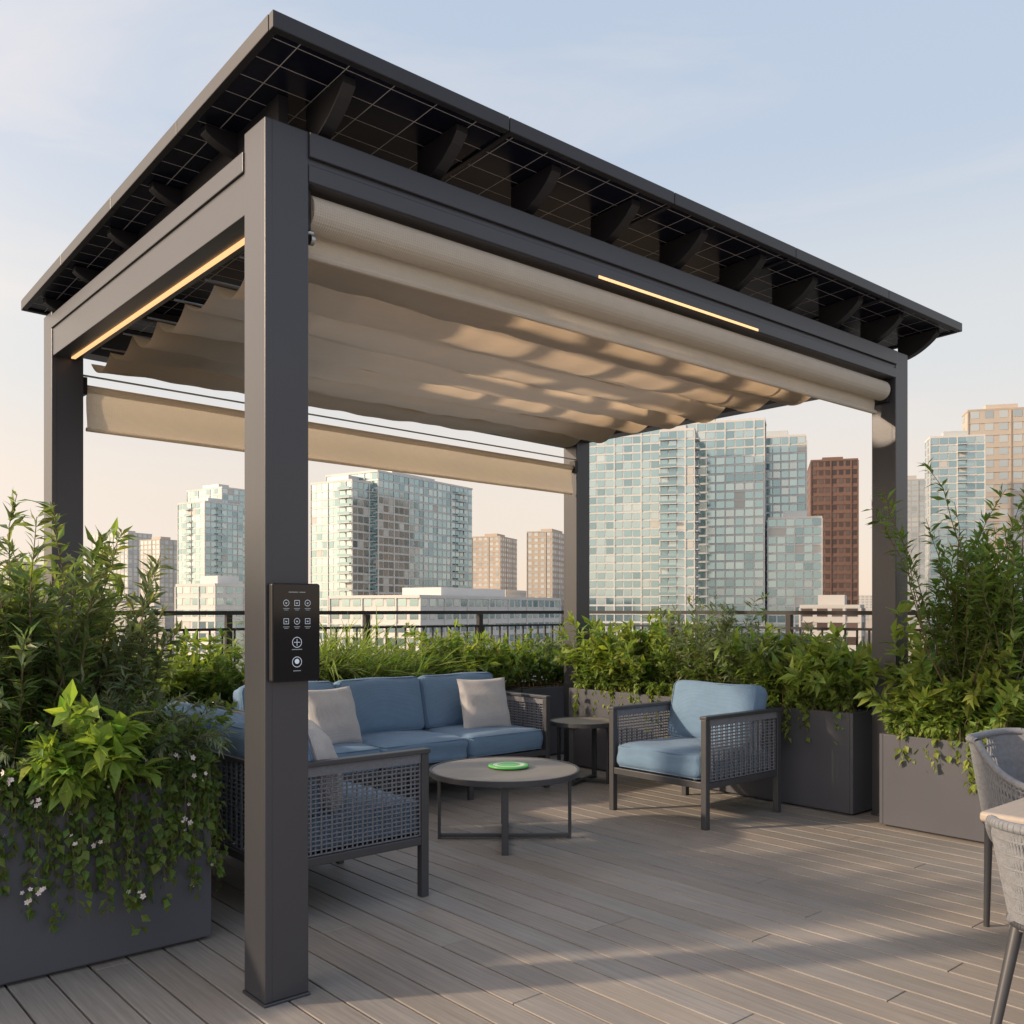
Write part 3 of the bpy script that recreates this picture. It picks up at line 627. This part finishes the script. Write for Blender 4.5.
def block(mb,corner,a,xl,xr,D,z0,z1,fh,bay,balc=(),wm=0.15,sl=0.20,nm=3,solid=False,depth_min=14,Lf=None,Rf=None):
    rl=(xl-512)/933; rr=(xr-512)/933; lat=D*(corner-512)/933; ca,sa=math.cos(a),math.sin(a)
    L_=Lf or (lat-rl*D)/(ca+rl*sa); den=sa-rr*ca
    R_=Rf or ((rr*D-lat)/den if den>0.02 else depth_min); R_=max(R_,depth_min); R_=min(R_,90)
    C=pt(corner,D); uL=(-RT*ca+FW*sa); uR=(RT*sa+FW*ca); Z=Vector((0,0,1))
    cs=[C,C+uR*R_,C+uR*R_+uL*L_,C+uL*L_]
    mb.quadset([c+Z*z0 for c in cs]+[c+Z*z1 for c in cs],[(0,1,5,4),(1,2,6,5),(2,3,7,6),(3,0,4,7),(4,5,6,7)],nm+1)
    nf=max(1,int(round((z1-z0)/fh))); fh=(z1-z0)/nf
    for k in range(4):
        A=cs[k];B=cs[(k+1)%4]; u=(B-A); ln=u.length; u.normalize(); nrm=Vector((u.y,-u.x,0)); nb=max(1,int(round(ln/bay))); bw=ln/nb
        vis = k in (0,3)
        for f in range(nf):
            zb=z0+f*fh
            if zb<-14: continue
            for b_ in range(nb):
                if not vis and b_%2: continue
                p=A+u*(b_*bw); isb=(vis and (b_ in balc or (b_-nb) in balc))
                tx=random.gauss(0,0.010); tz=random.gauss(0,0.010); o=0.08
                m_=random.choices(range(nm),weights=[4,3,1.6,0.8,0.25][:nm])[0]
                w0=bw*wm*0.5; h0=fh*sl
                q=[p+u*w0+Z*(zb+h0)+nrm*(o+tx),p+u*(bw-w0)+Z*(zb+h0)+nrm*(o-tx),p+u*(bw-w0)+Z*(zb+fh-0.15)+nrm*(o-tx+tz),p+u*w0+Z*(zb+fh-0.15)+nrm*(o+tx+tz)]
                mb.quadset(q,[(0,1,2,3)],m_)
                if isb:
                    a0=p+nrm*0.1; a1=p+u*bw+nrm*0.1; o1=nrm*1.6
                    mb.hexa([a0+Z*zb,a0+o1+Z*zb,a1+o1+Z*zb,a1+Z*zb,a0+Z*(zb+0.3),a0+o1+Z*(zb+0.3),a1+o1+Z*(zb+0.3),a1+Z*(zb+0.3)],nm)
                    mb.quadset([a0+o1+Z*(zb+0.3),a1+o1+Z*(zb+0.3),a1+o1+Z*(zb+1.35),a0+o1+Z*(zb+1.35)],[(0,1,2,3)],2)
            if vis and not solid:
                a0=A+nrm*0.05;a1=B+nrm*0.05;o1=nrm*0.16
                mb.hexa([a0+Z*(zb-0.15),a0+o1+Z*(zb-0.15),a1+o1+Z*(zb-0.15),a1+Z*(zb-0.15),a0+Z*(zb+0.15),a0+o1+Z*(zb+0.15),a1+o1+Z*(zb+0.15),a1+Z*(zb+0.15)],nm)
        if vis:
            for b_ in range(0,nb+1,3):
                p=A+u*(b_*bw); a0=p-u*0.24+nrm*0.02; a1=p+u*0.24+nrm*0.02; o1=nrm*0.35; zz=max(z0,-14)
                mb.hexa([a0+Z*zz,a0+o1+Z*zz,a1+o1+Z*zz,a1+Z*zz,a0+Z*z1,a0+o1+Z*z1,a1+o1+Z*z1,a1+Z*z1],nm)
    cx=sum(cs,Vector())/4; q=[cx+(c-cx)*1.01 for c in cs]
    mb.hexa([c+Z*z1 for c in q]+[c+Z*(z1+0.9) for c in q],nm)
    q=[cx+(c-cx)*0.45 for c in cs]; mb.hexa([c+Z*(z1+0.9) for c in q]+[c+Z*(z1+3.6) for c in q],nm+1)
def ztop(y,D): return EYE+D*(610-y)/933
def tower(name,glass,slab,body,blocks):
    mb=MB(); nm=len(glass)
    for b in blocks: block(mb,nm=nm,**b)
    e=empty(name,tuple(sum((Vector(v) for v in mb.v[:8]),Vector())/8*1.0)); e.location.z=GZ
    mb.build("facade",glass+[slab,body],e)
R_=math.radians
D=380
tower("glass_tower",GLASS,S_white,S_mull,[
 dict(corner=764,a=R_(18),xl=588,xr=797,D=D,z0=GZ,z1=ztop(420,D),fh=3.6,bay=3.8,balc=(-9,-10)),
 dict(corner=694,a=R_(18),xl=660,xr=742,D=D-14,z0=GZ,z1=ztop(430,D-14),fh=3.6,bay=3.8,balc=(0,1),Rf=12),
 dict(corner=806,a=R_(18),xl=740,xr=813,D=D+18,z0=GZ,z1=ztop(436,D+18),fh=3.6,bay=3.6,balc=()),
 dict(corner=822,a=R_(18),xl=768,xr=828,D=D-4,z0=GZ,z1=ztop(518,D-4),fh=3.6,bay=3.6,balc=()),
])
D=400
tower("glass_tower",GLASS,S_white,S_mull,[
 dict(corner=378,a=R_(32),xl=326,xr=472,D=D,z0=GZ,z1=ztop(472,D),fh=3.5,bay=3.6,balc=(-3,-4)),
 dict(corner=352,a=R_(32),xl=311,xr=395,D=D-10,z0=GZ,z1=ztop(481,D-10),fh=3.5,bay=3.4,balc=(-2,-1),Rf=18),
])
D=520
tower("glass_tower",GLASS,S_white,S_mull,[
 dict(corner=205,a=R_(35),xl=178,xr=243,D=D,z0=GZ,z1=ztop(502,D),fh=3.6,bay=3.8,balc=(2,)),
 dict(corner=222,a=R_(35),xl=187,xr=245,D=D+25,z0=GZ,z1=ztop(488,D+25),fh=3.6,bay=3.8),
])
D=430
tower("glass_tower",GLASS,S_white,S_mull,[
 dict(corner=985,a=R_(15),xl=930,xr=1080,D=D,z0=GZ,z1=ztop(436,D),fh=3.6,bay=3.8,balc=(3,)),
])
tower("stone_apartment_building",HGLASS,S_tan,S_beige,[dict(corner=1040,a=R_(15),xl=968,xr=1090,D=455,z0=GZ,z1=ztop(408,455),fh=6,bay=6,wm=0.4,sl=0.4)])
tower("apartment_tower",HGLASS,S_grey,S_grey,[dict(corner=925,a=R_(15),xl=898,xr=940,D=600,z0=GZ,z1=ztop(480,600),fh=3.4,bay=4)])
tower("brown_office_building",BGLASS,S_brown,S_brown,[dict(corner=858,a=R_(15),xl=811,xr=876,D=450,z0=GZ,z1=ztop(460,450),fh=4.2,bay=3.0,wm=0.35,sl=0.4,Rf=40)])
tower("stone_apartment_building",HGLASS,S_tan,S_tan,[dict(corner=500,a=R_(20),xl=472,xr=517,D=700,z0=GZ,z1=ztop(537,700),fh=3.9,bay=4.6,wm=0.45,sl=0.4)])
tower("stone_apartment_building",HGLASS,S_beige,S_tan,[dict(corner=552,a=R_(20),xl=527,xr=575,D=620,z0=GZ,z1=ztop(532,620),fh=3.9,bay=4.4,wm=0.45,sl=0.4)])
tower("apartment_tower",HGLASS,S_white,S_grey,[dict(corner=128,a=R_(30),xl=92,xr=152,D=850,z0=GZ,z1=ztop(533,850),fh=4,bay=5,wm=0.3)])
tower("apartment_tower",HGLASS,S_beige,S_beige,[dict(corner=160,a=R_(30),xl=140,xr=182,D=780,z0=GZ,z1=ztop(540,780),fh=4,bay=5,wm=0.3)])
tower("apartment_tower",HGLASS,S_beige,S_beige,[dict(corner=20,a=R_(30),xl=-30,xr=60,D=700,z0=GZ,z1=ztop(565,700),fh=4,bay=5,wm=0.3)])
tower("office_building",GLASS,S_white,S_white,[dict(corner=420,a=R_(30),xl=330,xr=560,D=260,z0=GZ,z1=ztop(598,260),fh=3.8,bay=4,wm=0.3,sl=0.4)])
tower("office_building",GLASS,S_white,S_white,[dict(corner=215,a=R_(30),xl=176,xr=262,D=300,z0=GZ,z1=ztop(586,300),fh=3.8,bay=4,wm=0.3,sl=0.4)])
tower("office_building",BGLASS,S_grey,S_grey,[dict(corner=860,a=R_(25),xl=800,xr=935,D=250,z0=GZ,z1=ztop(608,250),fh=3.8,bay=4,wm=0.3,sl=0.4)])
mb=MB()
for i in range(260):
    D=random.uniform(500,1600); px=random.uniform(-250,1300); w=random.uniform(18,45); p=pt(px,D); a=0.5
    h=EYE+D*random.uniform(-0.004,0.022); h=min(h,26)
    u=Vector((math.cos(a),math.sin(a),0))*w/2; v=Vector((-math.sin(a),math.cos(a),0))*w/2*random.uniform(0.6,1.3)
    cs=[p-u-v,p+u-v,p+u+v,p-u+v]; mi=random.randrange(3)
    mb.hexa([Vector((c.x,c.y,GZ)) for c in cs]+[Vector((c.x,c.y,h)) for c in cs],mi)
    for f in range(int((h+12)/3.6)):
        z=h-1.6-f*3.6
        for A,B in ((cs[0],cs[1]),(cs[3],cs[0])):
            d=(B-A).normalized(); n=Vector((d.y,-d.x,0))*0.15
            L_=(B-A).length; k=max(2,int(L_/5))
            for j in range(k):
                s0=A+d*(L_*(j+0.2)/k)+n; s1=A+d*(L_*(j+0.8)/k)+n
                mb.quadset([Vector((s0.x,s0.y,z-1.7)),Vector((s1.x,s1.y,z-1.7)),Vector((s1.x,s1.y,z)),Vector((s0.x,s0.y,z))],[(0,1,2,3)],3)
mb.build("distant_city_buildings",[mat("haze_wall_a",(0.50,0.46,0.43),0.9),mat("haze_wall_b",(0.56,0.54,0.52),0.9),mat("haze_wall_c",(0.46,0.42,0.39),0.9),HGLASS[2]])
mb=MB(); mb.quadset([(-6000,-6000,GZ),(6000,-6000,GZ),(6000,6000,GZ),(-6000,6000,GZ)],[(0,1,2,3)]); mb.build("ground",[mat("asphalt_ground",(0.10,0.10,0.10),0.95,0,0.4,0.01)])
# ---------------------------------------------------------------- light
EL=math.radians(22); S=Vector((-math.cos(math.radians(30))*math.cos(EL),math.sin(math.radians(30))*math.cos(EL),math.sin(EL)))
sd=bpy.data.lights.new("sun",'SUN'); sd.energy=4.2; sd.angle=math.radians(2.2); sd.color=(1.0,0.77,0.53)
so=bpy.data.objects.new("sun",sd); scene.collection.objects.link(so); so.rotation_euler=S.to_track_quat('Z','Y').to_euler(); so.location=(-10,6,12)
w=bpy.data.worlds.new("World"); scene.world=w; w.use_nodes=True; nt=w.node_tree; L=nt.links; bg=nt.nodes["Background"]
sky=nn(nt,"ShaderNodeTexSky",sky_type='NISHITA'); sky.sun_disc=False; sky.sun_elevation=EL; sky.sun_rotation=math.atan2(S.x,S.y)
sky.air_density=1.0; sky.dust_density=2.0; sky.ozone_density=1.0
tc=nn(nt,"ShaderNodeTexCoord"); sx=nn(nt,"ShaderNodeSeparateXYZ"); L.new(tc.outputs["Generated"],sx.inputs[0])
rp=nn(nt,"ShaderNodeValToRGB"); cr=rp.color_ramp; cr.interpolation='EASE'
cr.elements[0].position=0.0; cr.elements[0].color=(0.98,0.79,0.63,1); cr.elements[1].position=0.75; cr.elements[1].color=(0.47,0.58,0.74,1)
for p_,c_ in ((0.10,(0.92,0.80,0.69,1)),(0.26,(0.76,0.77,0.77,1)),(0.45,(0.55,0.64,0.77,1))):
    q=cr.elements.new(p_); q.color=c_
L.new(sx.outputs["Z"],rp.inputs[0])
sc=nn(nt,"ShaderNodeVectorMath",operation='SCALE'); sc.inputs["Scale"].default_value=7.0; L.new(rp.outputs[0],sc.inputs[0])
mx=nn(nt,"ShaderNodeMix",data_type='RGBA'); mx.inputs["Factor"].default_value=0.88; L.new(sky.outputs[0],mx.inputs["A"]); L.new(sc.outputs[0],mx.inputs["B"])
mp=nn(nt,"ShaderNodeMapping"); mp.inputs["Scale"].default_value=(1.2,1.2,6.0); mp.inputs["Rotation"].default_value=(0.15,0.1,0.5); L.new(tc.outputs["Generated"],mp.inputs[0])
no=nn(nt,"ShaderNodeTexNoise"); no.inputs["Scale"].default_value=1.6; no.inputs["Detail"].default_value=8; no.inputs["Roughness"].default_value=0.55; no.inputs["Distortion"].default_value=0.5; L.new(mp.outputs[0],no.inputs["Vector"])
rc=nn(nt,"ShaderNodeValToRGB"); rc.color_ramp.elements[0].position=0.50; rc.color_ramp.elements[0].color=(0,0,0,1); rc.color_ramp.elements[1].position=0.8; rc.color_ramp.elements[1].color=(0.5,0.5,0.5,1); L.new(no.outputs["Fac"],rc.inputs[0])
mc=nn(nt,"ShaderNodeMix",data_type='RGBA'); L.new(rc.outputs[0],mc.inputs["Factor"]); L.new(mx.outputs["Result"],mc.inputs["A"]); mc.inputs["B"].default_value=(6.2,5.6,5.2,1)
dt=nn(nt,"ShaderNodeVectorMath",operation='DOT_PRODUCT'); L.new(tc.outputs["Generated"],dt.inputs[0]); dt.inputs[1].default_value=tuple(S)
cl=nn(nt,"ShaderNodeMath",operation='MAXIMUM'); L.new(dt.outputs["Value"],cl.inputs[0]); cl.inputs[1].default_value=0
pw=nn(nt,"ShaderNodeMath",operation='POWER'); L.new(cl.outputs[0],pw.inputs[0]); pw.inputs[1].default_value=3.0
gs=nn(nt,"ShaderNodeVectorMath",operation='SCALE'); gs.inputs[0].default_value=(12.0,8.4,5.2); L.new(pw.outputs[0],gs.inputs["Scale"])
ad=nn(nt,"ShaderNodeVectorMath",operation='ADD'); L.new(mc.outputs["Result"],ad.inputs[0]); L.new(gs.outputs[0],ad.inputs[1])
L.new(ad.outputs[0],bg.inputs[0]); bg.inputs[1].default_value=0.15
